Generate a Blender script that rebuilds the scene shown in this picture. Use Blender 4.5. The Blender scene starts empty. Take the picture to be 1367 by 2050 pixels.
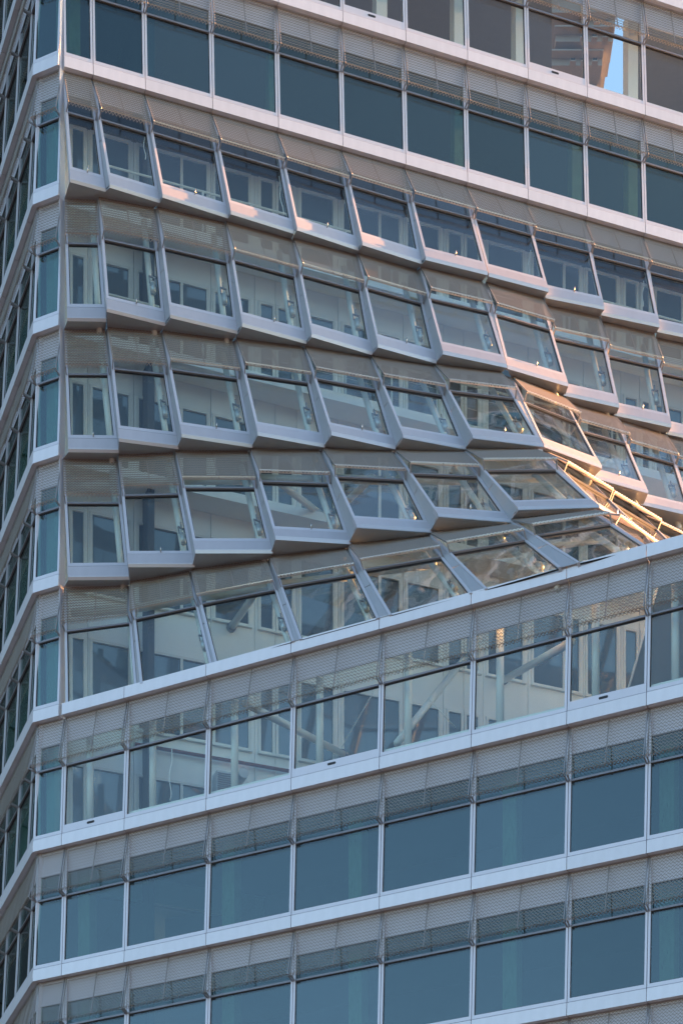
import bpy, math, random
import numpy as np
from mathutils import Vector, Matrix

random.seed(7)
S = bpy.context.scene
COL = S.collection

# ------------------------------------------------------------------ camera
FPX, CXP, YHP, CZ = 4600.0, 683.5, 3750.0, 1.7      # shift-lens camera: level, standing at street height
cam_d = bpy.data.cameras.new('camera')
cam = bpy.data.objects.new('camera', cam_d)
COL.objects.link(cam)
cam.location = (0, 0, CZ)
cam.rotation_euler = (math.radians(90), 0, 0)
cam_d.sensor_fit = 'HORIZONTAL'
cam_d.sensor_width = 36.0
cam_d.lens = 36.0 * FPX / 1367.0
cam_d.shift_y = (YHP - 1025.0) / 1367.0
cam_d.clip_start = 0.5
cam_d.clip_end = 3000.0
S.camera = cam

# ------------------------------------------------------------------ sky, sun, exposure
SUN_AZ, SUN_EL = math.radians(20.0), math.radians(9.5)   # azimuth measured from +X towards +Y
sun_dir = Vector((math.cos(SUN_AZ) * math.cos(SUN_EL), math.sin(SUN_AZ) * math.cos(SUN_EL), math.sin(SUN_EL)))
world = bpy.data.worlds.new('World')
S.world = world
world.use_nodes = True
nt = world.node_tree
bg = nt.nodes['Background']
sky = nt.nodes.new('ShaderNodeTexSky')
sky.sky_type = 'NISHITA'
sky.sun_disc = False
sky.sun_elevation = SUN_EL
sky.sun_rotation = math.radians(90) - SUN_AZ
sky.air_density = 1.0
sky.dust_density = 2.0
sky.ozone_density = 2.0
nt.links.new(sky.outputs[0], bg.inputs[0])
bg.inputs[1].default_value = 0.075
sl = bpy.data.lights.new('sun', 'SUN')
sl.energy = 5.0
sl.angle = math.radians(0.5)
sl.color = (1.0, 0.40, 0.11)
sun = bpy.data.objects.new('sun', sl)
COL.objects.link(sun)
sun.location = (60, 40, 80)
sun.rotation_euler = sun_dir.to_track_quat('Z', 'Y').to_euler()
S.view_settings.view_transform = 'Standard'
S.view_settings.look = 'None'
S.view_settings.exposure = 2.95
S.view_settings.gamma = 1.0
S.view_settings.use_curve_mapping = False
S.render.engine = 'CYCLES'
S.cycles.use_denoising = True
S.cycles.max_bounces = 12
S.cycles.transparent_max_bounces = 24
S.cycles.glossy_bounces = 5
S.cycles.diffuse_bounces = 4
S.cycles.sample_clamp_indirect = 6.0
S.cycles.blur_glossy = 0.6

# ------------------------------------------------------------------ materials
def new_mat(name):
    m = bpy.data.materials.new(name)
    m.use_nodes = True
    t = m.node_tree
    for n in list(t.nodes):
        t.nodes.remove(n)
    out = t.nodes.new('ShaderNodeOutputMaterial')
    return m, t, out

def metal(name, col, rough=0.4, metallic=0.0, var=0.05, grain=0.06, scale=3.0, bump=0.0):
    """painted / anodised sheet: per-panel tone, soft cloudy wear and a fine grain"""
    m, t, out = new_mat(name)
    p = t.nodes.new('ShaderNodeBsdfPrincipled')
    oi = t.nodes.new('ShaderNodeObjectInfo')
    tc = t.nodes.new('ShaderNodeTexCoord')
    n1 = t.nodes.new('ShaderNodeTexNoise'); n1.inputs['Scale'].default_value = scale; n1.inputs['Detail'].default_value = 6
    n2 = t.nodes.new('ShaderNodeTexNoise'); n2.inputs['Scale'].default_value = 140; n2.inputs['Detail'].default_value = 2
    mp = t.nodes.new('ShaderNodeMapping'); mp.inputs['Scale'].default_value = (1.6, 1.6, .35)
    t.links.new(tc.outputs['Object'], mp.inputs[0]); t.links.new(mp.outputs[0], n1.inputs['Vector']); t.links.new(tc.outputs['Object'], n2.inputs['Vector'])
    def mr(src, lo, hi):
        q = t.nodes.new('ShaderNodeMapRange'); q.inputs['To Min'].default_value = lo; q.inputs['To Max'].default_value = hi
        t.links.new(src, q.inputs['Value']); return q.outputs[0]
    a = mr(oi.outputs['Random'], 1 - var, 1 + var)
    b = mr(n1.outputs[0], 1 - grain, 1 + grain)
    c = mr(n2.outputs[0], 1 - grain * .6, 1 + grain * .6)
    m1 = t.nodes.new('ShaderNodeMath'); m1.operation = 'MULTIPLY'; t.links.new(a, m1.inputs[0]); t.links.new(b, m1.inputs[1])
    m2 = t.nodes.new('ShaderNodeMath'); m2.operation = 'MULTIPLY'; t.links.new(m1.outputs[0], m2.inputs[0]); t.links.new(c, m2.inputs[1])
    v = t.nodes.new('ShaderNodeVectorMath'); v.operation = 'SCALE'; v.inputs[0].default_value = col
    t.links.new(m2.outputs[0], v.inputs['Scale'])
    t.links.new(v.outputs[0], p.inputs['Base Color'])
    p.inputs['Roughness'].default_value = rough
    p.inputs['Metallic'].default_value = metallic
    if bump:
        bn = t.nodes.new('ShaderNodeBump'); bn.inputs['Strength'].default_value = bump; bn.inputs['Distance'].default_value = 0.01
        t.links.new(n1.outputs[0], bn.inputs['Height']); t.links.new(bn.outputs[0], p.inputs['Normal'])
    t.links.new(p.outputs[0], out.inputs[0])
    return m

def glass(name, tint, r0, rough=0.0, refl=(1, 1, 1), wob=0.06):
    """coated insulating glass: tinted transmission plus mirror reflection that grows at grazing angles"""
    m, t, out = new_mat(name)
    tr = t.nodes.new('ShaderNodeBsdfTransparent'); tr.inputs[0].default_value = (*tint, 1)
    gl = t.nodes.new('ShaderNodeBsdfGlossy'); gl.inputs['Roughness'].default_value = rough; gl.inputs['Color'].default_value = (*refl, 1)
    ge = t.nodes.new('ShaderNodeNewGeometry')
    dt = t.nodes.new('ShaderNodeVectorMath'); dt.operation = 'DOT_PRODUCT'
    t.links.new(ge.outputs['Normal'], dt.inputs[0]); t.links.new(ge.outputs['Incoming'], dt.inputs[1])
    def mth(op, a, b=None):
        q = t.nodes.new('ShaderNodeMath'); q.operation = op
        for i, x in enumerate((a, b)):
            if x is None: continue
            if isinstance(x, (int, float)): q.inputs[i].default_value = x
            else: t.links.new(x, q.inputs[i])
        return q.outputs[0]
    sch = mth('POWER', mth('SUBTRACT', 1.0, mth('ABSOLUTE', dt.outputs['Value'])), 4.5)
    oi = t.nodes.new('ShaderNodeObjectInfo')
    fac = mth('MULTIPLY', mth('ADD', mth('MULTIPLY', sch, .9 - r0), r0), mth('ADD', mth('MULTIPLY', oi.outputs['Random'], .3), .85))
    if wob:
        tc = t.nodes.new('ShaderNodeTexCoord')
        no = t.nodes.new('ShaderNodeTexNoise'); no.inputs['Scale'].default_value = 0.9; no.inputs['Detail'].default_value = 1
        t.links.new(tc.outputs['Object'], no.inputs['Vector'])
        bn = t.nodes.new('ShaderNodeBump'); bn.inputs['Strength'].default_value = wob; bn.inputs['Distance'].default_value = 0.1
        t.links.new(no.outputs[0], bn.inputs['Height']); t.links.new(bn.outputs[0], gl.inputs['Normal'])
    ms = t.nodes.new('ShaderNodeMixShader')
    t.links.new(fac, ms.inputs[0]); t.links.new(tr.outputs[0], ms.inputs[1]); t.links.new(gl.outputs[0], ms.inputs[2])
    t.links.new(ms.outputs[0], out.inputs[0])
    return m

def timber(name):
    m, t, out = new_mat(name)
    p = t.nodes.new('ShaderNodeBsdfPrincipled')
    tc = t.nodes.new('ShaderNodeTexCoord')
    mp = t.nodes.new('ShaderNodeMapping'); mp.inputs['Scale'].default_value = (9, 9, 2.2)
    n = t.nodes.new('ShaderNodeTexNoise'); n.inputs['Scale'].default_value = 1.6; n.inputs['Detail'].default_value = 5
    vo = t.nodes.new('ShaderNodeTexVoronoi'); vo.inputs['Scale'].default_value = 1.1
    t.links.new(tc.outputs['Object'], mp.inputs[0]); t.links.new(mp.outputs[0], n.inputs['Vector']); t.links.new(mp.outputs[0], vo.inputs['Vector'])
    r1 = t.nodes.new('ShaderNodeValToRGB')
    r1.color_ramp.elements[0].position = .3; r1.color_ramp.elements[0].color = (.40, .40, .27, 1)
    r1.color_ramp.elements[1].position = .75; r1.color_ramp.elements[1].color = (.52, .52, .37, 1)
    t.links.new(n.outputs[0], r1.inputs[0])
    r2 = t.nodes.new('ShaderNodeValToRGB')
    r2.color_ramp.elements[0].position = .05; r2.color_ramp.elements[0].color = (.35, .35, .35, 1)
    r2.color_ramp.elements[1].position = .14; r2.color_ramp.elements[1].color = (1, 1, 1, 1)
    t.links.new(vo.outputs[0], r2.inputs[0])
    mx = t.nodes.new('ShaderNodeMix'); mx.data_type = 'RGBA'; mx.blend_type = 'MULTIPLY'; mx.inputs[0].default_value = 1
    t.links.new(r1.outputs[0], mx.inputs[6]); t.links.new(r2.outputs[0], mx.inputs[7])
    t.links.new(mx.outputs[2], p.inputs['Base Color']); p.inputs['Roughness'].default_value = .7
    t.links.new(p.outputs[0], out.inputs[0])
    return m

M = dict(
    white=metal('silver_white_paint', (.77, .76, .78), .38, .15, .04, .09),
    frame=metal('pale_frame_paint', (.70, .69, .73), .4, .15, .02, .03),
    silver=metal('silver_grey_paint', (.50, .49, .52), .38, .2, .05, .09),
    stile=metal('pale_silver_stile', (.56, .56, .60), .38, .2, .02, .03),
    soffit=metal('grey_soffit_paint', (.58, .58, .60), .32, .4, .04, .05),
    cheek=metal('grey_cheek_paint', (.40, .415, .44), .4, .1, .03, .04),
    rail=metal('dark_grey_rail', (.27, .27, .29), .4, .3, .03, .03),
    bar=metal('screen_bar_metal', (.36, .34, .33), .4, .5, .03, .04),
    mesh=metal('expanded_metal', (.27, .235, .205), .42, .1, .04, .05),
    hem=metal('bright_hem_metal', (.66, .62, .57), .3, .6, .03, .04),
    panel=metal('spandrel_panel_paint', (.62, .61, .65), .5, 0, .06, .05),
    gasket=metal('black_gasket', (.02, .02, .022), .6, 0, 0, .1),
    inner=metal('white_wall_panel', (.82, .83, .81), .5, 0, .05, .05, 1.2),
    iframe=metal('white_window_frame', (.74, .75, .72), .45, 0, .02, .03),
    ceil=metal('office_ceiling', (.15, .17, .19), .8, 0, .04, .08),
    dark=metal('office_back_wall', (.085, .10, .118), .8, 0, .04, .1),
    tube=metal('white_steel_tube', (.66, .68, .65), .35, .05, .03, .05),
    lamp=metal('lamp_grey', (.52, .54, .55), .35, .3, .02, .03),
    peg=metal('steel_peg', (.6, .57, .52), .25, .8, .02, .03),
    cable=metal('white_cable', (.8, .8, .78), .5, 0, 0, .03),
    red=metal('dark_red_pipe', (.16, .035, .035), .45, 0, 0, .1),
    beige=metal('beige_render', (.30, .28, .26), .8, 0, .05, .08, 1.5),
    asphalt=metal('asphalt', (.050, .054, .060), .9, 0, 0, .25, .4),
    brick=metal('dark_stone_cladding', (.035, .04, .042), .7, 0, .05, .2, .5),
    post=timber('knotty_timber'),
    office=glass('office_glass', (.50, .66, .62), .10, 0, (.88, .95, .95)),
    clear=glass('clear_glass', (.94, .985, .968), .045),
    ipane=metal('dark_window_glass', (.07, .10, .12), .04, 0, .1, .05),
)
M['ipane'].node_tree.nodes['Principled BSDF'].inputs['IOR'].default_value = 1.9

# ------------------------------------------------------------------ mesh helpers
class MB:
    def __init__(s):
        s.v, s.f = [], []
    def box8(s, p):                       # p[0..3] back ring, p[4..7] front ring
        o = len(s.v); s.v += [tuple(x) for x in p]
        for q in ((3, 2, 1, 0), (4, 5, 6, 7), (0, 1, 5, 4), (1, 2, 6, 5), (2, 3, 7, 6), (3, 0, 4, 7)):
            s.f.append(tuple(o + i for i in q))
    def box(s, a, b):
        (x0, y0, z0), (x1, y1, z1) = a, b
        s.box8([(x0, y0, z0), (x1, y0, z0), (x1, y1, z0), (x0, y1, z0), (x0, y0, z1), (x1, y0, z1), (x1, y1, z1), (x0, y1, z1)])
    def prism(s, pts, dz):                # polygon extruded along vector dz
        o = len(s.v); n = len(pts)
        s.v += [tuple(p) for p in pts] + [tuple(Vector(p) + Vector(dz)) for p in pts]
        s.f.append(tuple(range(o + n - 1, o - 1, -1))); s.f.append(tuple(range(o + n, o + 2 * n)))
        for i in range(n):
            j = (i + 1) % n
            s.f.append((o + i, o + j, o + n + j, o + n + i))
    def tube(s, pts, r, seg=10, cap=True):
        pts = [Vector(p) for p in pts]; o = len(s.v)
        for i, p in enumerate(pts):
            d = (pts[min(i + 1, len(pts) - 1)] - pts[max(i - 1, 0)]).normalized()
            a = d.cross(Vector((0, 0, 1)) if abs(d.z) < .9 else Vector((1, 0, 0))).normalized(); b = d.cross(a)
            for k in range(seg):
                t = 2 * math.pi * k / seg
                s.v.append(tuple(p + r * (math.cos(t) * a + math.sin(t) * b)))
        for i in range(len(pts) - 1):
            for k in range(seg):
                j = (k + 1) % seg
                s.f.append((o + i * seg + k, o + i * seg + j, o + (i + 1) * seg + j, o + (i + 1) * seg + k))
        if cap:
            s.f.append(tuple(o + k for k in range(seg - 1, -1, -1)))
            s.f.append(tuple(o + (len(pts) - 1) * seg + k for k in range(seg)))
    def mesh(s, name, mat, origin=(0, 0, 0), smooth=False):
        m = bpy.data.meshes.new(name)
        ox, oy, oz = origin
        m.from_pydata([(x - ox, y - oy, z - oz) for x, y, z in s.v], [], s.f)
        m.materials.append(mat)
        m.update()
        if smooth:
            m.polygons.foreach_set('use_smooth', [True] * len(m.polygons))
        return m

def link(name, me, parent=None, loc=(0, 0, 0), rz=0.0, kind=None, label=None):
    o = bpy.data.objects.new(name, me)
    COL.objects.link(o)
    o.location = loc
    o.rotation_euler = (0, 0, rz)
    if parent is not None:
        o.parent = parent
    if kind: o['kind'] = kind
    if label: o['label'] = label
    return o

def tag(o, label, cat, group=None):
    o['label'] = label; o['category'] = cat
    if group: o['group'] = group
    return o

def copy_tree(o, parent=None):
    c = o.copy(); COL.objects.link(c)
    if parent is not None: c.parent = parent
    for ch in list(o.children):
        copy_tree(ch, c)
    return c

# ------------------------------------------------------------------ surveyed geometry of the tower
H = 3.6
FB = 0.30
J0 = 51.9523
def J(k): return J0 - H * k                      # height of the joint line above each fascia; row 0 is the plain storey above the tilted ones
def up(px, py, z):
    Y = (z - CZ) * FPX / (YHP - py)
    return Vector(((px - CXP) / FPX * Y, Y, z))
aT = math.radians(20.9)
aB = math.radians(-26.7)
dT, iT = Vector((math.cos(aT), math.sin(aT), 0)), Vector((-math.sin(aT), math.cos(aT), 0))
dB, iB = Vector((math.cos(aB), math.sin(aB), 0)), Vector((-math.sin(aB), math.cos(aB), 0))
oT = Vector((-7.67, 63.53, 0))
oB = Vector((-7.715, 63.42, 0))
aL = aT - math.pi / 2                            # left flank, square to the upper front
dL, iL = Vector((math.cos(aL), math.sin(aL), 0)), Vector((-math.sin(aL), math.cos(aL), 0))
TJ = [0, .83, 2.33] + [2.33 + 1.972 * i for i in range(1, 11)]
BJ = [-.95, 0, 2.03] + [2.03 + 2.567 * i for i in range(1, 6)] + [16.93, 19.5, 22.0]
CORNER = oB + dB * -.95
LJ = [0, .69, 2.3, 3.95, 5.6, 7.25]
INSET = 0.20                                     # how far the head of a storey sits behind its sill

tower = bpy.data.objects.new('office_tower', None)
COL.objects.link(tower)
tower.location = (0, 64, 0)
tag(tower, 'tall silver office tower with twisted rows of tilted windows and metal mesh sunscreens', 'office building')
TINV = Vector((0, -64, 0))
def part(name, me, loc=(0, 0, 0), rz=0, kind=None, label=None):
    return link(name, me, tower, Vector(loc) + TINV, rz, kind, label)

# ------------------------------------------------------------------ one storey-high facade unit
class Quad:
    def __init__(s, TL, TR, BL, BR):
        s.q = [Vector(p) for p in (TL, TR, BL, BR)]
        s.W = ((s.q[1] - s.q[0]).length + (s.q[3] - s.q[2]).length) / 2
        s.Hh = ((s.q[2] - s.q[0]).length + (s.q[3] - s.q[1]).length) / 2
        n = ((s.q[1] + s.q[3]) - (s.q[0] + s.q[2])).cross((s.q[2] + s.q[3]) - (s.q[0] + s.q[1])).normalized()
        s.n = n if n.y < 0 else -n
    def P(s, um, v, w=0.0):
        u = um / s.W if um >= -0.3 * s.W else 1 + um / s.W
        a = s.q[0].lerp(s.q[1], u); b = s.q[2].lerp(s.q[3], u)
        return a.lerp(b, v) + s.n * w
    def PW(s, u, v, w=0.0):
        a = s.q[0].lerp(s.q[1], u); b = s.q[2].lerp(s.q[3], u)
        return a.lerp(b, v) + s.n * w
    def box(s, mb, u0, u1, v0, v1, w0, w1):     # u in metres
        W = s.W
        c = lambda u, v, w: s.PW(u / W, v, w)
        mb.box8([c(u0, v1, w0), c(u1, v1, w0), c(u1, v0, w0), c(u0, v0, w0), c(u0, v1, w1), c(u1, v1, w1), c(u1, v0, w1), c(u0, v0, w1)])

RAIL, SILL, JNT = .372, .880, .910
HEM_V, HEM_W = .352, .27

def wire_mesh(q, rows, u0, u1, prof, pitch=.095, rp=.047, half=(.0068, .0026), corr=.018):
    """expanded metal: staggered zigzag strands, each a tilted ribbon, laid along a bent profile of (v, w) points"""
    L = [0.0]
    for (va, wa), (vb, wb) in zip(prof, prof[1:]):
        L.append(L[-1] + math.hypot((vb - va) * q.Hh, wb - wa))
    tot = L[-1]
    va_, wa_ = [p[0] for p in prof], [p[1] for p in prof]
    n = max(2, int(round(tot / rp))); rp = tot / n
    mseg = max(4, int(round((u1 - u0) / (pitch / 2)))); 
    ii, mm = np.meshgrid(np.arange(n), np.arange(mseg + 1), indexing='ij')
    sgn = np.where((ii + mm) % 2 == 0, .5, -.5)
    sc = (ii + .5) * rp + sgn * rp * .96
    uu = u0 + (u1 - u0) * mm / mseg
    V = []
    TL, TR, BL, BR = [np.array(x) for x in q.q]; nn = np.array(q.n)
    for d in (-1, 1):
        ss = np.clip(sc + d * half[0], 0, tot)
        vv = np.interp(ss, L, va_); ww = np.interp(ss, L, wa_) - d * half[1] + np.where(mm % 2 == 0, corr, -corr)
        u = (uu / q.W)[..., None]; v = vv[..., None]
        P = (TL * (1 - u) + TR * u) * (1 - v) + (BL * (1 - u) + BR * u) * v + nn * ww[..., None]
        V.append(P.reshape(-1, 3))
    N = n * (mseg + 1)
    idx = (ii * (mseg + 1) + mm)[:, :-1].reshape(-1)
    F = np.stack([idx, idx + 1, idx + 1 + N, idx + N], 1)
    return np.concatenate(V), F

def np_mesh(name, V, F, mat, origin=(0, 0, 0)):
    m = bpy.data.meshes.new(name)
    V = V - np.array(origin)
    m.vertices.add(len(V)); m.vertices.foreach_set('co', V.astype(np.float32).ravel())
    m.loops.add(F.size); m.loops.foreach_set('vertex_index', F.astype(np.int32).ravel())
    m.polygons.add(len(F)); m.polygons.foreach_set('loop_start', np.arange(0, F.size, 4, dtype=np.int32))
    m.update(calc_edges=True)
    m.materials.append(mat)
    return m

def unit_meshes(q, style, origin=(0, 0, 0), spandrel=False):
    """style: office | clear | slot (clear with a deep sill and grip slot) | tilt | foot (tilted, no sill)"""
    W = q.W; R = {}
    lo = SILL if style != 'slot' else .845
    end = JNT - .004 if style != 'foot' else 1.0
    st = .058 if style in ('office', 'clear', 'slot') else .075
    f = MB()
    q.box(f, .010, .010 + st, 0, end, -.10, .02)
    q.box(f, W - .010 - st, W - .010, 0, end, -.10, .02)
    q.box(f, .010 + st, W - .010 - st, 0.0, .022, -.10, .012)
    if style != 'foot':
        q.box(f, .010 + st, W - .010 - st, lo, end, -.10, .018)
    R['frame'] = f.mesh('frame', M['frame'] if style in ('office', 'clear', 'slot') else M['stile'], origin)
    r = MB()
    q.box(r, .010 + st, W - .010 - st, RAIL - .005, RAIL + .009, -.08, .03)
    if style == 'office':
        q.box(r, .010 + st, W - .010 - st, .185, .192, -.06, .0)
    R['rail'] = r.mesh('transom', M['rail'], origin)
    g = M['office'] if style == 'office' else M['clear']
    p = MB(); q.box(p, .010 + st, W - .010 - st, RAIL + .010, lo if style != 'foot' else 1.0, -.045, -.020)
    R['pane'] = p.mesh('pane', g, origin)
    ga = MB()
    v1 = lo if style != 'foot' else 1.0
    gw = .014
    for a, b, c, d in ((.010 + st, .010 + st + gw, RAIL + .010, v1), (W - .010 - st - gw, W - .010 - st, RAIL + .010, v1),
                       (.010 + st, W - .010 - st, RAIL + .010, RAIL + .016), (.010 + st, W - .010 - st, v1 - .005, v1)):
        q.box(ga, a, b, c, d, -.050, -.012)
    R['gasket'] = ga.mesh('gasket', M['gasket'], origin)
    if spandrel or style in ('office', 'clear', 'slot'):
        s = MB(); q.box(s, .010 + st, W - .010 - st, .022, .185, -.06, -.03)
        R['panel'] = s.mesh('spandrel_panel', M['panel'], origin)
        u = MB(); q.box(u, .010 + st, W - .010 - st, .192, RAIL - .005, -.045, -.020)
    else:
        u = MB(); q.box(u, .010 + st, W - .010 - st, .022, RAIL - .005, -.045, -.020)
    R['upper'] = u.mesh('upper_pane', g, origin)
    if style == 'clear':
        s = MB(); q.box(s, .07, W - .07, .846, .876, -.30, -.10)
        R['isill'] = s.mesh('inner_sill', M['iframe'], origin)
    if style == 'slot':
        s = MB(); h = .033; cu, cv = W * .46, .872
        pts = []
        for k in range(9):
            t = math.pi / 2 + math.pi * k / 8
            pts.append((cu - .09 + h * math.cos(t), h * math.sin(t)))
        for k in range(9):
            t = -math.pi / 2 + math.pi * k / 8
            pts.append((cu + .09 + h * math.cos(t), h * math.sin(t)))
        ps = [q.PW(x / W, cv - y / q.Hh, .012) for x, y in pts]
        s.prism(ps, q.n * .010)
        R['slot'] = s.mesh('grip_slot', M['gasket'], origin)
    return R

def screen_meshes(q, origin=(0, 0, 0), hw=HEM_W, hv=HEM_V, mid=True, half=(.0068, .0026)):
    W = q.W; R = {}
    e = .022; top_w = .045
    c = lambda u, v, w: q.PW(u / W, v, w)
    R['side'] = []
    for u0 in (e, W - e - .022):
        b = MB()
        b.box8([c(u0, .006, top_w - .035), c(u0 + .022, .006, top_w - .035), c(u0 + .022, hv, hw - .035), c(u0, hv, hw - .035),
                c(u0, .006, top_w), c(u0 + .022, .006, top_w), c(u0 + .022, hv, hw), c(u0, hv, hw)])
        # bracket from the hem back to the mullion
        b.box8([c(u0, hv - .002, hw - .03), c(u0 + .022, hv - .002, hw - .03), c(u0 + .022, hv + .012, hw - .03), c(u0, hv + .012, hw - .03),
                c(u0, RAIL - .006, .03), c(u0 + .022, RAIL - .006, .03), c(u0 + .022, RAIL + .010, .03), c(u0, RAIL + .010, .03)])
        R['side'].append(b.mesh('side_bar', M['bar'], origin))
    if mid and W > 1.2:
        b = MB(); u0 = W / 2 - .012
        b.box8([c(u0, .006, top_w - .045), c(u0 + .024, .006, top_w - .045), c(u0 + .024, hv, hw - .045), c(u0, hv, hw - .045),
                c(u0, .006, top_w - .02), c(u0 + .024, .006, top_w - .02), c(u0 + .024, hv, hw - .02), c(u0, hv, hw - .02)])
        R['mid'] = b.mesh('centre_bar', M['bar'], origin)
    V, F = wire_mesh(q, 0, e, W - e, [(.004, top_w + .004), (hv, hw + .004)], half=half)
    R['wire'] = np_mesh('sunscreen', V, F, M['mesh'], origin)
    # hem: the sheet folds back towards the glass
    V, F = wire_mesh(q, 0, e, W - e, [(hv - .004, hw + .012), (hv + .010, hw + .006), (hv + .015, hw - .05)], .10, .045, (.012, .006), .016)
    R['hem'] = np_mesh('hem', V, F, M['hem'], origin)
    return R

def put_unit(R, SC, FS, loc, rz, style, wlabel=None):
    w = part('window', R['frame'], loc, rz, label=wlabel)
    link('transom', R['rail'], w)
    link('pane', R['pane'], w)
    link('upper_pane', R['upper'], w)
    link('gasket', R['gasket'], w)
    if 'panel' in R: link('spandrel_panel', R['panel'], w)
    if 'slot' in R: link('grip_slot', R['slot'], w)
    if 'isill' in R: link('inner_sill', R['isill'], w)
    if SC:
        s = part('sunscreen', SC['wire'], loc, rz, kind='stuff')
        for b in SC['side']: link('side_bar', b, s)
        if 'mid' in SC: link('centre_bar', SC['mid'], s)
        link('hem', SC['hem'], s, kind='stuff')
    if FS:
        f = part('fascia', FS['fascia'], loc, rz)
        link('soffit', FS['soffit'], f)
    return w

CACHE = {}
def regular(W, style):
    key = (round(W, 3), style)
    if key not in CACHE:
        ins = INSET if style != 'flank' else .16
        q = Quad((0, ins, H - FB), (W, ins, H - FB), (0, 0, -FB), (W, 0, -FB))
        f = MB(); q.box(f, .009, W - .009, JNT + .001, 1.0, -.10, .03)
        s = MB(); s.prism([(.006, .0, -FB), (W - .006, 0, -FB), (W - .006, ins + .06, -FB + .004), (.006, ins + .06, -FB + .004)], (0, 0, .03))
        s.box8([tuple(Vector(p)) for p in ((.009, -.026, -FB + .001), (W - .009, -.026, -FB + .001), (W - .009, -.001, -FB + .001), (.009, -.001, -FB + .001),
                                           (.009, -.026, -FB + .002), (W - .009, -.026, -FB + .002), (W - .009, -.001, -FB + .002), (.009, -.001, -FB + .002))])
        CACHE[key] = (unit_meshes(q, style), screen_meshes(q), dict(fascia=f.mesh('fascia', M['white']), soffit=s.mesh('soffit', M['soffit'])))
    return CACHE[key]

# --- plain storeys of the upper front (rows -2..0), the lower front (rows 6..9), the corner strip and the left flank
SLOT = {(-1, 5), (-1, 8), (6, 1), (6, 4), (6, 7)}
for k in (-2, -1, 0):
    for j in range(len(TJ) - 1):
        st = 'office' if k != -1 else 'clear'
        if j >= 4 and k == -1 and (k, j) in SLOT: st = 'slot'
        R, SC, FS = regular(TJ[j + 1] - TJ[j], st)
        put_unit(R, SC, FS, oT + dT * TJ[j] + Vector((0, 0, J(k))), aT, st)
for k in (6, 7, 8, 9):
    for j in range(1, len(BJ) - 1):
        st = 'office' if k != 6 else ('slot' if (k, j) in SLOT else 'clear')
        R, SC, FS = regular(BJ[j + 1] - BJ[j], st)
        put_unit(R, SC, FS, oB + dB * BJ[j] + Vector((0, 0, J(k))), aB, st)
for j in range(1, len(BJ) - 1):                 # parapet fascia at the foot of the tilted rows
    R, SC, FS = regular(BJ[j + 1] - BJ[j], 'clear')
    f = part('fascia', FS['fascia'], oB + dB * BJ[j] + Vector((0, 0, J(5))), aB)
    link('soffit', FS['soffit'], f)
    W = BJ[j + 1] - BJ[j]
    key = ('cap', round(W, 3))
    if key not in CACHE:
        c1, c2 = MB(), MB()
        c1.box((.004, .045, -.06), (W - .004, .075, .020)); c2.box((.004, .050, .0205), (W - .004, .08, .058))
        CACHE[key] = (c1.mesh('parapet_seal', M['gasket']), c2.mesh('parapet_cap', M['frame']))
    link('parapet_seal', CACHE[key][0], f); link('parapet_cap', CACHE[key][1], f)
for k in range(-2, 10):
    wch = .95 if k >= 6 else .86
    R, SC, FS = regular(wch, 'office')
    put_unit(R, SC, FS, CORNER + Vector((0, 0, J(k))), aB, 'office')
    for j in range(len(LJ) - 1):
        R, SC, FS = regular(LJ[j + 1] - LJ[j], 'office')
        put_unit(R, SC, FS, CORNER - dL * LJ[j + 1] + Vector((0, 0, J(k))), aL, 'office')
cp = MB()
p0 = oB + dB * -.085 + iB * .03; p1 = oT + dT * -.11 + iT * .2
cp.prism([p0 + Vector((0, 0, J(5) - FB)), p1 + Vector((0, 0, J(5) - FB)), p1 + iT * .25 + Vector((0, 0, J(5) - FB)), p0 + iB * .25 + Vector((0, 0, J(5) - FB))], (0, 0, 8 * H))
part('corner_post', cp.mesh('corner_post', M['frame']))

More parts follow.
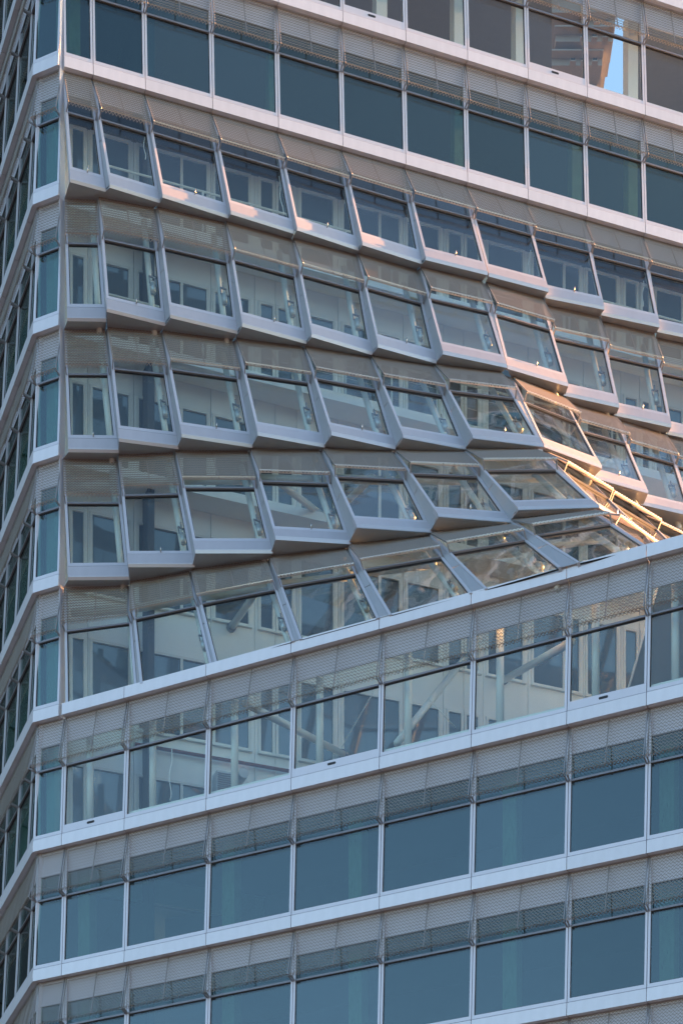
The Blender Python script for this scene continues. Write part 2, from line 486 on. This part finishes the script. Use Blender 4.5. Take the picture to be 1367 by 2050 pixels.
# --- the five tilted storeys: lower corners (sill line) and upper corners (head line) of every unit, surveyed per storey
Bpx = {1: [((139.3, 358.7), (211.4, 378.6)), ((218.9, 369.9), (319.7, 401)), ((324.6, 389.8), (456.9, 432)), ((461.1, 423.3), (588.8, 463.1)), ((593.7, 455.7), (717.3, 496.7)), ((724.3, 485.5), (843.7, 523.6)), ((850.9, 515.4), (976, 546.5)), ((977.3, 548.5), (1097.6, 580)), ((1090.9, 591.7), (1209.6, 615.6)), ((1202.8, 626.1), (1320.2, 651)), ((1314.8, 659.7), (1433, 684))],
       2: [((134.3, 637.3), (212.7, 638.5)), ((213.4, 618.6), (330.8, 647.2)), ((340, 631), (475.6, 663.4)), ((483.8, 648.5), (613.6, 683.7)), ((622.8, 669.6), (745.2, 706.1)), ((755.4, 690.4), (874, 723.5)), ((885.2, 704.4), (1014.6, 732.2)), ((1014.6, 733.5), (1136.9, 769.6)), ((1127, 787), (1238.9, 811.8)), ((1229, 826.8), (1343.4, 851.6)), ((1332.2, 864.1), (1450, 890))],
       3: [((136.3, 900.1), (237.6, 901.4)), ((237.6, 879), (357.4, 893.9)), ((362.9, 870.3), (505.4, 891.4)), ((514.9, 867.1), (650.4, 891.4)), ((662.1, 866.6), (791.9, 895.2)), ((805.6, 872.8), (932.5, 896.4)), ((944.9, 874), (1087.2, 891.4)), ((1087.7, 891.4), (1204.1, 935)), ((1187.9, 953.6), (1296.6, 984.7)), ((1276.2, 1004.6), (1385, 1030))],
       4: [((135.6, 1156.8), (258.7, 1155.6)), ((256.2, 1130.7), (389.8, 1130.7)), ((389.8, 1103.3), (546, 1103.3)), ((550.2, 1076), (701.9, 1085.2)), ((712.3, 1052.8), (864.1, 1062.8)), ((875.3, 1031.2), (1022, 1043)), ((1035, 1018), (1197.9, 1013.3)), ((1198, 1014), (1290, 1069))],
       5: [((131, 1414), (275, 1375)), ((280, 1370), (426, 1331)), ((430, 1330), (590, 1284)), ((599, 1282), (760, 1238)), ((778, 1233), (946, 1188)), ((970, 1181), (1124, 1136)), ((1155, 1128), (1296, 1095))]}
Tpx = {2: [((128.1, 398.5), (195.3, 400.9)), ((195.8, 395.2), (308.5, 417.1)), ((312.9, 414.6), (449.5, 447)), ((450.7, 444), (582.5, 480.5)), ((585, 477.6), (712.3, 511.6)), ((713.6, 507.9), (833, 542.7)), ((839.2, 535.3), (963.6, 565.1)), ((971, 566.4), (1086, 600)), ((1090, 612), (1199, 636)), ((1204, 644.7), (1309.8, 669.6)), ((1312, 677), (1420, 700))],
       3: [((127.4, 660.9), (211.4, 660.9)), ((213.9, 655.9), (320.9, 665.9)), ((323.4, 663.4), (465.6, 682.5)), ((470.6, 678.8), (604.9, 696.2)), ((607.4, 694.4), (737.7, 716.1)), ((739.7, 713.6), (865.3, 733.5)), ((867, 730.5), (1003, 747)), ((1022, 754.6), (1129.5, 798.2)), ((1135, 808), (1232.7, 835.5)), ((1241.4, 843), (1334.7, 872.8))],
       4: [((124.4, 920), (235, 921.3)), ((236.3, 912.6), (347.5, 907.6)), ((350, 903.9), (496.7, 905.1)), ((499.2, 900.1), (639.7, 902.6)), ((643, 898.9), (784, 905)), ((787, 902.6), (925, 905)), ((927.5, 900.9), (1072, 901.4)), ((1086, 905), (1181, 963)), ((1183, 966), (1281, 1027))],
       5: [((127.6, 1176.7), (258.7, 1173)), ((259.2, 1166.3), (381, 1145.6)), ((382.3, 1141.9), (536.5, 1122)), ((538.3, 1115.3), (692.4, 1099.6)), ((694.9, 1092.1), (855.4, 1075.2)), ((857.1, 1068.5), (1018, 1052)), ((1020, 1043.6), (1189, 1025)), ((1192, 1026), (1290, 1072))]}
zB = {k: J(k) - FB for k in range(0, 10)}
Bn = {k: [(up(*l, zB[k] if k != 5 else J(5) - .03), up(*r, zB[k] if k != 5 else J(5) - .03)) for l, r in L] for k, L in Bpx.items()}
Tn = {k: [(up(*l, zB[k - 1]), up(*r, zB[k - 1])) for l, r in L] for k, L in Tpx.items()}
Tn[1] = [tuple(oT + dT * t + iT * INSET + Vector((0, 0, zB[0])) for t in (TJ[j], TJ[j + 1])) for j in range(len(TJ) - 1)]
# units beyond the right edge of the view carry the same grid on
def ext(lst, ang, w=1.9, gap=.08):
    a = math.radians(ang); d = Vector((math.cos(a), math.sin(a), 0)); n = Vector((-math.sin(a), math.cos(a), 0))
    p = lst[-1][1] + n * gap
    lst.append((p, p + d * w))
for k in (1, 2):
    ext(Bn[k], 17); ext(Tn[k + 1] if k == 2 else Tn[2], 18)
for a in (24, 22): ext(Tn[3], a)
Tn[3] = Tn[3][:12]
for a in (21, 20): ext(Bn[3], a)
for a in (36, 30, 26): ext(Tn[4], a)
for a in (40, 38, 34, 30): ext(Bn[4], a)
for a in (40, 38, 34, 30): ext(Tn[5], a)
pz = Vector((0, 0, J(5) - .1))
Bn[5] += [(Bn[5][-1][1], Vector((9.3, 58.6, J(5) - .1))), (Vector((9.25, 58.7, J(5) - .1)), Vector((10.9, 60.2, J(5) - .1)))]
NU = {k: min(len(Bn[k]), len(Tn[k])) for k in range(1, 6)}
QU = {}
for k in range(1, 6):
    for j in range(NU[k]):
        (tl, tr), (bl, br) = Tn[k][j], Bn[k][j]
        QU[k, j] = Quad(tl, tr, bl, br)
for (k, j), q in QU.items():
    bl, br = q.q[2], q.q[3]
    org = bl.copy()
    st = 'tilt' if k < 5 else 'foot'
    R = unit_meshes(q, st, org, spandrel=(k == 1))
    SC = screen_meshes(q, org, mid=(j > 0 or k > 3), half=(.0105, .0068))
    FS = None
    if k < 5:
        f = MB(); q.box(f, .006, q.W - .006, JNT + .001, 1.0, -.10, .03)
        # folded lip under the fascia
        lip = [q.PW(u, v, w) for u, v, w in ((.003, 1.0, .03), (.997, 1.0, .03), (.997, 1.018, -.015), (.003, 1.018, -.015))]
        s = MB()
        if (k + 1, j) in QU:
            tl, tr = QU[k + 1, j].q[0], QU[k + 1, j].q[1]
        else:
            tl, tr = bl + Vector((-.4, 1.2, 0)), br + Vector((-.4, 1.2, 0))
        lo = lambda p, dz: Vector((p.x, p.y, p.z + dz))
        a, b = lip[3], lip[2]
        g = (tr - tl).normalized() * .008
        s.prism([a, b, lo(tr, .012) - g, lo(tl, .012) + g], (0, 0, .025))
        s.prism(lip, Vector((0, 0, .02)))
        FS = dict(fascia=f.mesh('fascia', M['silver'], org), soffit=s.mesh('soffit', M['soffit'], org))
    w = put_unit(R, SC, FS, org, 0, st)
    if k < 5 and (j + k) % 2 == 1:
        pg = MB(); c = q.PW(.52, SILL + .012, .015)
        pg.tube([c, c + q.n * .03 + Vector((0, 0, .0)), c + q.n * .05 + Vector((0, 0, .05)), c + q.n * .05 + Vector((0, 0, .10))], .018, 8)
        link('sill_peg', pg.mesh('sill_peg', M['peg'], org, True), w)
    # cheek: closes the step between this unit and its right neighbour
    if (k, j + 1) in QU:
        n = QU[k, j + 1]
        TRp, BRp = q.PW(1, 0, -.02), q.PW(1, 1.0, -.02)
        TLp, BLp = n.PW(0, 0, -.02), n.PW(0, 1.0, -.02)
        TRp, BRp = q.PW(1 - .004, .004, .0), q.PW(1 - .004, .995, .0)
        TLp, BLp = n.PW(.004, .004, .0), n.PW(.004, .995, .0)
        c = MB()
        mid = lambda a, b, t: a.lerp(b, t)
        nn = (BLp - BRp).cross(TRp - BRp)
        nn = nn.normalized() * .02 if nn.length > 1e-6 else Vector((.02, 0, 0))
        for t0, t1 in ((0, .565), (.572, 1.0)):
            c.prism([mid(TRp, BRp, t0), mid(TRp, BRp, t1), mid(TLp, BLp, t1), mid(TLp, BLp, t0)], -nn if (nn.dot(Vector((0, -1, 0))) > 0) else nn)
        part('cheek_panel', c.mesh('cheek_panel', M['cheek'], org), org)

# ------------------------------------------------------------------ inside: slabs, inner wall, tubes, posts
WIN = [(143, 169), (183, 259), (276, 415), (429, 499), (520, 547), (555, 586), (601, 668), (686, 800), (814, 879), (896, 924), (932, 958), (975, 1047), (1066, 1160), (1174, 1235), (1250, 1275), (1284, 1300), (1312, 1390)]
EIN = 1.15                                       # inner wall stands this far behind the upper front
def on_plane(px, o, d, i, ins):                  # plan position where the vertical through px meets a wall
    r = (px - CXP) / FPX
    p = o + i * ins
    s = (r * p.y - p.x) / (d.x - r * d.y)
    return s
iw0 = oT + iT * EIN
wt = [(on_plane(a, oT, dT, iT, EIN), on_plane(b, oT, dT, iT, EIN)) for a, b in WIN]
WALL_END = wt[-1][1] + .6
for k in range(1, 7):
    base = J(k)
    z_sill, z_head = base + .29, base + 2.65
    # spandrel panels, split at every pier
    cuts = [-.2] + [(wt[i][1] + wt[i + 1][0]) / 2 for i in range(len(wt) - 1)] + [WALL_END]
    for i in range(len(cuts) - 1):
        key = ('wp', i)
        if key not in CACHE:
            m = MB(); L = cuts[i + 1] - cuts[i]
            a, b = wt[i][0] - cuts[i], wt[i][1] - cuts[i]
            zs, zh = .29, 2.65
            m.box((.008, 0, -.945), (L - .008, .12, zs))                       # breast panel
            m.box((.008, 0, zs + .004), (a - .05, .12, zh)); m.box((b + .05, 0, zs + .004), (L - .008, .12, zh))   # piers
            f = MB()
            f.box((a - .05, -.03, zs + .004), (a + .03, .10, zh)); f.box((b - .03, -.03, zs + .004), (b + .05, .10, zh))
            f.box((a + .03, -.03, zs + .004), (b - .03, .10, zs + .07)); f.box((a + .03, -.03, zh - .07), (b - .03, .10, zh))
            if b - a > 1.3:
                f.box(((a + b) / 2 + .22, -.03, zs + .07), ((a + b) / 2 + .30, .10, zh - .07))
            sl_ = MB(); sl_.box((a - .07, -.10, zs - .045), (b + .07, -.001, zs))
            p = MB(); p.box((a + .03, .03, zs + .07), (b - .03, .05, zh - .07))
            CACHE[key] = (m.mesh('wall_panel', M['inner']), f.mesh('inner_window', M['iframe']), sl_.mesh('sill', M['iframe']), p.mesh('pane', M['ipane']))
        a, f, s_, p = CACHE[key]
        loc = iw0 + dT * cuts[i] + Vector((0, 0, base))
        part('wall_panel', a, loc, aT)
        w = part('inner_window', f, loc, aT)
        link('sill', s_, w); link('pane', p, w)
bk = MB()
a = iw0 + iT * .16 + dT * -.3; b = iw0 + iT * .16 + dT * WALL_END
bk.prism([a + Vector((0, 0, J(6) - .9)), b + Vector((0, 0, J(6) - .9)), b + iT * .2 + Vector((0, 0, J(6) - .9)), a + iT * .2 + Vector((0, 0, J(6) - .9))], (0, 0, J(0) - J(6) + .5))
part('inner_wall_core', bk.mesh('inner_wall_core', M['gasket']))
# gallery slabs with railings in front of the inner wall
def V3(p, z): return Vector((p.x, p.y, z))
for k in (1, 2, 3):
    m = MB(); a, b = oT + iT * .34 + dT * .15, oT + iT * .34 + dT * WALL_END
    a2, b2 = iw0 + iT * -.012 + dT * .15, iw0 + iT * -.012 + dT * WALL_END
    m.prism([V3(a, J(k) - .26), V3(b, J(k) - .26), V3(b2, J(k) - .26), V3(a2, J(k) - .26)], (0, 0, .26))
    part('gallery_slab', m.mesh('gallery_slab', M['inner']))
    if k < 3:
        r = MB(); pb = MB()
        z = J(k) + 1.22
        ra, rb = oT + iT * .42 + dT * 1.2, oT + iT * .42 + dT * WALL_END
        r.tube([V3(ra, z), V3(rb, z)], .03, 6)
        for dz in (.35, .7):
            r.tube([V3(ra, z - dz), V3(rb, z - dz)], .006, 4)
        ro = part('railing', r.mesh('railing', M['tube']))
        t = 1.25
        while t < WALL_END:
            c = oT + iT * .42 + dT * t
            pm = MB(); pm.box((c.x - .025, c.y - .025, J(k)), (c.x + .025, c.y + .025, z)); link('railing_post', pm.mesh('railing_post', M['tube']), ro)
            t += 1.45
e1 = iw0 + dT * (WALL_END - .1) - iT * .02; e2 = iw0 + dT * wt[13][0] - iT * .02
# office slabs, ceilings and back walls
def slab(name, pts, z, th, mat):
    m = MB(); m.prism([V3(p, z) for p in pts], (0, 0, th)); part(name, m.mesh(name, mat))
Lend = CORNER - dL * 7.25
def court(px, ins): return oT + dT * on_plane(px, oT, dT, iT, ins) + iT * ins
tend = oT + dT * TJ[-1]
bend = oB + dB * BJ[-1]
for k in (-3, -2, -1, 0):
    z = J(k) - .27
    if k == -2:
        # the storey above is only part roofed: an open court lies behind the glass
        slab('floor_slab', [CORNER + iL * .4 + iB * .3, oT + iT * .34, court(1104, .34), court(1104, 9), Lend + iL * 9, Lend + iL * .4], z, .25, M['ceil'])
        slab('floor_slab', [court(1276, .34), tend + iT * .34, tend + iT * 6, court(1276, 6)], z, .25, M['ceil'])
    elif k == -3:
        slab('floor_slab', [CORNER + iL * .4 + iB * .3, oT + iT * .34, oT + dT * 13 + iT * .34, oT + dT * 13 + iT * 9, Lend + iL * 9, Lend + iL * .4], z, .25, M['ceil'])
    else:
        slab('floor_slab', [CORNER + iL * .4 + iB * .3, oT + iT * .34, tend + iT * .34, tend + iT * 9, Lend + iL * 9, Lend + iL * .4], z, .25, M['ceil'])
slab('floor_slab', [oB + dB * 17.2 + iB * .45, bend + iB * .45, e1, e2], J(5) - .45, .2, M['inner'])  # added slab that stops sun falling into the open storey below
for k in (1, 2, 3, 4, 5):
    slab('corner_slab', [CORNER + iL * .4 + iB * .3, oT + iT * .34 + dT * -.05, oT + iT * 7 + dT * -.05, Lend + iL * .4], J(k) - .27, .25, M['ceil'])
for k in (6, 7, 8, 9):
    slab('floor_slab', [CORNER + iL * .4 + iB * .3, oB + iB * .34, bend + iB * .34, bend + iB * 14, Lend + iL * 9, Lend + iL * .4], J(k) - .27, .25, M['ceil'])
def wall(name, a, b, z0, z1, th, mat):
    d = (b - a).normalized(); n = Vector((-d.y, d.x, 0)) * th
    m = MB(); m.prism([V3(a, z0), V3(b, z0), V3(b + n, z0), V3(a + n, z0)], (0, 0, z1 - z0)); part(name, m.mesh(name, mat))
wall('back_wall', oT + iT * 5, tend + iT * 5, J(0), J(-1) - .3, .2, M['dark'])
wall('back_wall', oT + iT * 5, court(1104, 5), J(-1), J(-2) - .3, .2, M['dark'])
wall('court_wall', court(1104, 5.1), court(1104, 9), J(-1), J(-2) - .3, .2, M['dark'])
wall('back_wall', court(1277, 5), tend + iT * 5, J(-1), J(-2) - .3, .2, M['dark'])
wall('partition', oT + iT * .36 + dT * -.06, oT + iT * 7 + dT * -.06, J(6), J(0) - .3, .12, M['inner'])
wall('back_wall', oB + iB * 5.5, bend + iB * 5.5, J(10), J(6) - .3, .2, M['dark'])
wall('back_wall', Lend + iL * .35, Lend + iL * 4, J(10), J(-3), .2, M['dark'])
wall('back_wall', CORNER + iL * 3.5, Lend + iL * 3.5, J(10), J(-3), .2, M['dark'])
# timber posts behind the office glass
def post(p, z0, z1, r, ang, mat=None):
    key = ('post', r, round(z1 - z0, 2), (mat or M['post']).name)
    if key not in CACHE:
        m = MB(); m.box((-r, -r, 0), (r, r, z1 - z0)); CACHE[key] = m.mesh('timber_post', mat or M['post'])
    part('timber_post', CACHE[key], V3(p, z0), ang)
for k in (7, 8, 9):
    for t in (.35, 4.95, 8.75, 13.1, 17.25):
        post(oB + dB * t + iB * .75, J(k), J(k - 1) - .3, .19, aB)
for px in (147, 545, 915, 1150, 1262):
    post(oT + dT * on_plane(px, oT, dT, iT, .75) + iT * .75, J(0), J(-1) - .3, .16, aT)
for px in (760, 915, 1038, 1262):
    post(oT + dT * on_plane(px, oT, dT, iT, .9) + iT * .9, J(-1), J(-2) - .3, .17, aT, M['tube'])
# inclined columns behind the right-hand side of every tilted unit
def tubepart(name, pts, r, mat='tube', seg=12, parent=None):
    o = Vector(pts[0]); m = MB(); m.tube(pts, r, seg)
    me = m.mesh(name, M[mat], o, True)
    return part(name, me, o)
LAMPS = []
for (k, j), q in QU.items():
    if k == 1: continue
    u = 1 - .20 / q.W
    a, b = q.PW(u, .0, -.42), q.PW(u, 1.02, -.42)
    tubepart('inclined_column', [a, b], .085)
    if k in (2, 3, 4, 5) and 1 <= j <= 9:
        LAMPS.append((k, j, q.PW(1 - .17 / q.W, .60 if k < 4 else .66, -.26), (b - a).normalized()))
# ring beams along the head of the lower two tilted rows
for k in (4, 5):
    js = [j for j in range(NU[k]) if j < 7]
    for j in js:
        q = QU[k, j]
        tubepart('ring_beam', [q.PW(0, .10, -.55), q.PW(1, .10, -.55)], .11)
# upright columns of the open storey under the tilted rows
for j in range(1, 10):
    p = oB + dB * (BJ[j] + .52) + iB * .62
    tubepart('round_column', [V3(p, J(6)), V3(p, J(5) - .1)], .10)
    br = MB(); c = oB + dB * (BJ[j] + .16) + iB * .5
    e = V3(p, J(6) + .02)
    br.tube([V3(c, J(6) + .42), V3(c + dB * .10, J(6) + .30), e + Vector((0, 0, .02))], .05, 8)
    part('column_strut', br.mesh('column_strut', M['tube'], (0, 0, 0), True))
def hit(px, py, p0, n):
    d = Vector(((px - CXP) / FPX, 1, (YHP - py) / FPX)); c = Vector((0, 0, CZ))
    return c + d * ((Vector(p0) - c).dot(n) / d.dot(n))
def brace(A, B, plane_b, r=.10):
    a = hit(*A, iw0, iT); p0, n = plane_b; b = hit(*B, p0, n)
    tubepart('brace_tube', [a, b], r)
    d = (b - a).normalized(); m = MB(); m.tube([a - d * .02, a + d * .16], r * 1.35, 12)
    part('brace_socket', m.mesh('brace_socket', M['rail'], a, True), a)
def qpl(k, j, ins=.5): return (QU[k, j].PW(.5, .5, -ins), QU[k, j].n)
low = (oB + iB * .75, iB)
brace((462, 1258), (545, 1140), qpl(5, 3))
brace((650, 1036), (548, 958), qpl(4, 3))
brace((668, 1030), (745, 955), qpl(4, 4))
brace((690, 1512), (490, 1408), low)
brace((930, 1318), (795, 1488), low)
brace((1008, 1362), (1145, 1285), low)
for A, B in (((858, 1400), (912, 1458)), ((682, 1500), (748, 1385))):
    tubepart('tie_rod', [hit(*A, oB + iB * 1.2, iB), hit(*B, oB + iB * 1.6, iB)], .012, 'tube', 6)
rp = MB(); rp.tube([hit(270, 1490, iw0 - iT * .15, iT), hit(600, 1548, iw0 - iT * .15, iT)], .05, 10)
part('red_pipe', rp.mesh('red_pipe', M['red'], (0, 0, 0), True))
# right-hand end of the glazed void: added wall that keeps the sun out
ew = MB()
for k in range(1, 6):
    q = QU[k, NU[k] - 1]; a, b = q.PW(1, 0, -.1), q.PW(1, 1, -.1)
    e1, e2 = iw0 + dT * (WALL_END + .02), iw0 + dT * (WALL_END + .22)
    sh = Vector((.15, .05, 0))
    ew.box8([b, b + sh, V3(e2, b.z), V3(e1, b.z), a, a + sh, V3(e2, a.z), V3(e1, a.z)])
e1 = iw0 + dT * (WALL_END + .02); be = bend + iB * .3
ew.prism([V3(be, J(9)), V3(be + dB * .2, J(9)), V3(e1 + dT * .2, J(9)), V3(e1, J(9))], (0, 0, J(5) - J(9) - .05))
part('sun_block_wall', ew.mesh('sun_block_wall', M['inner']))
# plain storeys down to the street, so that the tower stands
lb = MB(); lb.prism([V3(p, 0) for p in (CORNER + iL * .3 + iB * .3, bend + iB * .3, bend + iB * 14, Lend + iL * 9, Lend + iL * .3)], (0, 0, J(9) - .4))
part('lower_storeys', lb.mesh('lower_storeys', M['brick']))

# ------------------------------------------------------------------ spotlights on the inclined columns
def make_lamp():
    o = bpy.data.objects.new('spotlight', None); COL.objects.link(o)
    b = MB(); b.tube([(0, 0, 0), (0, 0, -.30)], .075, 14)
    body = link('lamp_body', b.mesh('lamp_body', M['lamp'], (0, 0, 0), True), o)
    r = MB(); r.tube([(0, 0, .012), (0, 0, -.015)], .082, 14); link('lamp_rim', r.mesh('lamp_rim', M['lamp']), body)
    br = MB(); br.box((-.10, -.015, .0), (-.075, .015, .22)); br.box((.075, -.015, .0), (.10, .015, .22)); br.box((-.10, -.02, .20), (.10, .02, .235))
    br.tube([(0, 0, .22), (0.02, 0.06, .36)], .02, 6)
    link('lamp_bracket', br.mesh('lamp_bracket', M['rail']), o)
    return o
ROWN = {2: 'second', 3: 'third', 4: 'fourth', 5: 'fifth'}
ORD = ['first', 'second', 'third', 'fourth', 'fifth', 'sixth', 'seventh', 'eighth', 'ninth', 'tenth', 'eleventh']
proto = None
for k, j, p, d in LAMPS:
    if proto is None:
        proto = o = make_lamp()
    else:
        o = copy_tree(proto)
    o.location = p
    o.rotation_euler = (-d).to_track_quat('Z', 'Y').to_euler()
    tag(o, 'grey spotlight behind the %s window from the left in the %s tilted row' % (ORD[j], ROWN[k]), 'spotlight', 'spotlights behind the tilted windows')

# ------------------------------------------------------------------ loose cables behind the glass
def cable(name, pts, label):
    m = MB(); m.tube(pts, .013, 6)
    o = link(name, m.mesh(name, M['cable'], pts[0], True), None, pts[0])
    tag(o, label, 'cable', 'loose cables behind the glass')
def drop(px0, py0, px1, py1, pl, wob):
    n = 14; out = []
    for i in range(n + 1):
        t = i / n
        out.append(hit(px0 + (px1 - px0) * t + wob * math.sin(t * 9.0) * (.3 + t * .7), py0 + (py1 - py0) * t, *pl))
    return out
wallf = (iw0 - iT * .2, iT)
cable('hanging_cable', drop(288, 262, 290, 318, qpl(1, 1, .35), 2.2), 'short white cable dangling in the second window of the top tilted row')
cable('hanging_cable', drop(558, 352, 566, 430, qpl(1, 3, .35), 2.5), 'white cable dangling in the fourth window of the top tilted row')
cable('hanging_cable', drop(1062, 500, 1056, 550, qpl(1, 7, .35), 2.5), 'white cable with a loop in the eighth window of the top tilted row')
cable('hanging_cable', drop(1288, 562, 1285, 615, qpl(1, 9, .35), 2.5), 'white cable hanging in the tenth window of the top tilted row')
cable('hanging_cable', drop(344, 1500, 339, 1603, (oB + iB * .4, iB), 3.5), 'long curly white cable hanging behind the low window beside the red pipe')
# ventilation box on the inner wall
vb = bpy.data.objects.new('ventilation_box', None); COL.objects.link(vb)
c = hit(462, 1562, iw0 - iT * .45, iT); vb.location = c; vb.rotation_euler = (0, 0, aT)
tag(vb, 'grey louvred ventilation box below the red pipe behind the low glass', 'ventilation unit')
m = MB(); m.box((-.42, 0, -.40), (.18, .40, .22)); link('housing', m.mesh('housing', M['lamp']), vb)
for i in range(9):
    m = MB(); m.box((-.40, -.03, -.37 + i * .062), (.16, -.002, -.34 + i * .062)); link('louvre', m.mesh('louvre', M['rail']), vb)
m = MB(); m.tube([(.36, -.12, .22), (.36, .40, .22)], .15, 16); link('duct', m.mesh('duct', M['lamp']), vb)

# ------------------------------------------------------------------ the stepped tower seen through the open court
st = bpy.data.objects.new('stepped_tower', None); COL.objects.link(st)
st.location = (0, 112, 0)
tag(st, 'beige stepped tower with overhanging storeys seen through the glass at the upper right', 'building')
def stp(name, mb, mat, parent=None): return link(name, mb.mesh(name, mat, (0, 112, 0)), parent or st)
def bx(mb, px0, px1, py0, py1, Y, dep):
    z1, z0 = CZ + (YHP - py0) / FPX * Y, CZ + (YHP - py1) / FPX * Y
    mb.box(((px0 - CXP) / FPX * Y, Y, z0), ((px1 - CXP) / FPX * Y, Y + dep, z1))
steps = [(1092, 1234, -30, 24, 112.0), (1100, 1194, 128, 178, 113.2), (1104, 1205, 100, 130, 112.0), (1112, 1212, 80, 102, 113.0), (1112, 1226, 52, 82, 111.4), (1150, 1231, 22, 54, 112.4)]
for i, (a, b, c_, d_, Y) in enumerate(steps):
    m = MB(); bx(m, a, b, c_, d_, Y, 2.2); bx(m, a, b - 5, c_ + .5, d_ - .5, Y + 2.21, 7); s_ = stp('storey_block', m, M['beige'])
    m = MB(); bx(m, a - 2, b + 3, c_ - 3, c_, Y - .5, 2.5); stp('roof_slab', m, M['beige'], s_)
    for w in range(3):
        x0 = b - 18 - w * 22
        m = MB(); bx(m, x0, x0 + 8, c_ + 7, c_ + 19, Y - .05, .3); stp('window', m, M['ipane'], s_)
        m = MB(); bx(m, x0 - 2, x0 + 10, c_ + 19, c_ + 21, Y - .5, .5); stp('window_ledge', m, M['beige'], s_)

# ------------------------------------------------------------------ neighbouring dark tower to the left, seen mirrored in the flank's glass
nb = bpy.data.objects.new('neighbour_tower', None); COL.objects.link(nb); nb.location = (-70, 115, 0)
tag(nb, 'dark stone tower across the side street mirrored in the flank windows', 'building')
m = MB(); m.box((-55, -20, 0), (52, 25, 165)); link('tower_body', m.mesh('tower_body', M['brick']), nb)
m = MB(); m.box((-54, -20.15, 0), (51, -20.01, 1.7)); ws = m.mesh('window_band', M['gasket'])
for i in range(40):
    link('window_band', ws, nb, (0, 0, 4 + 4 * i))

# ------------------------------------------------------------------ street
g = MB(); g.box((-1500, -1500, -.5), (1500, 1500, 0))
link('ground', g.mesh('ground', M['asphalt']), kind='structure')
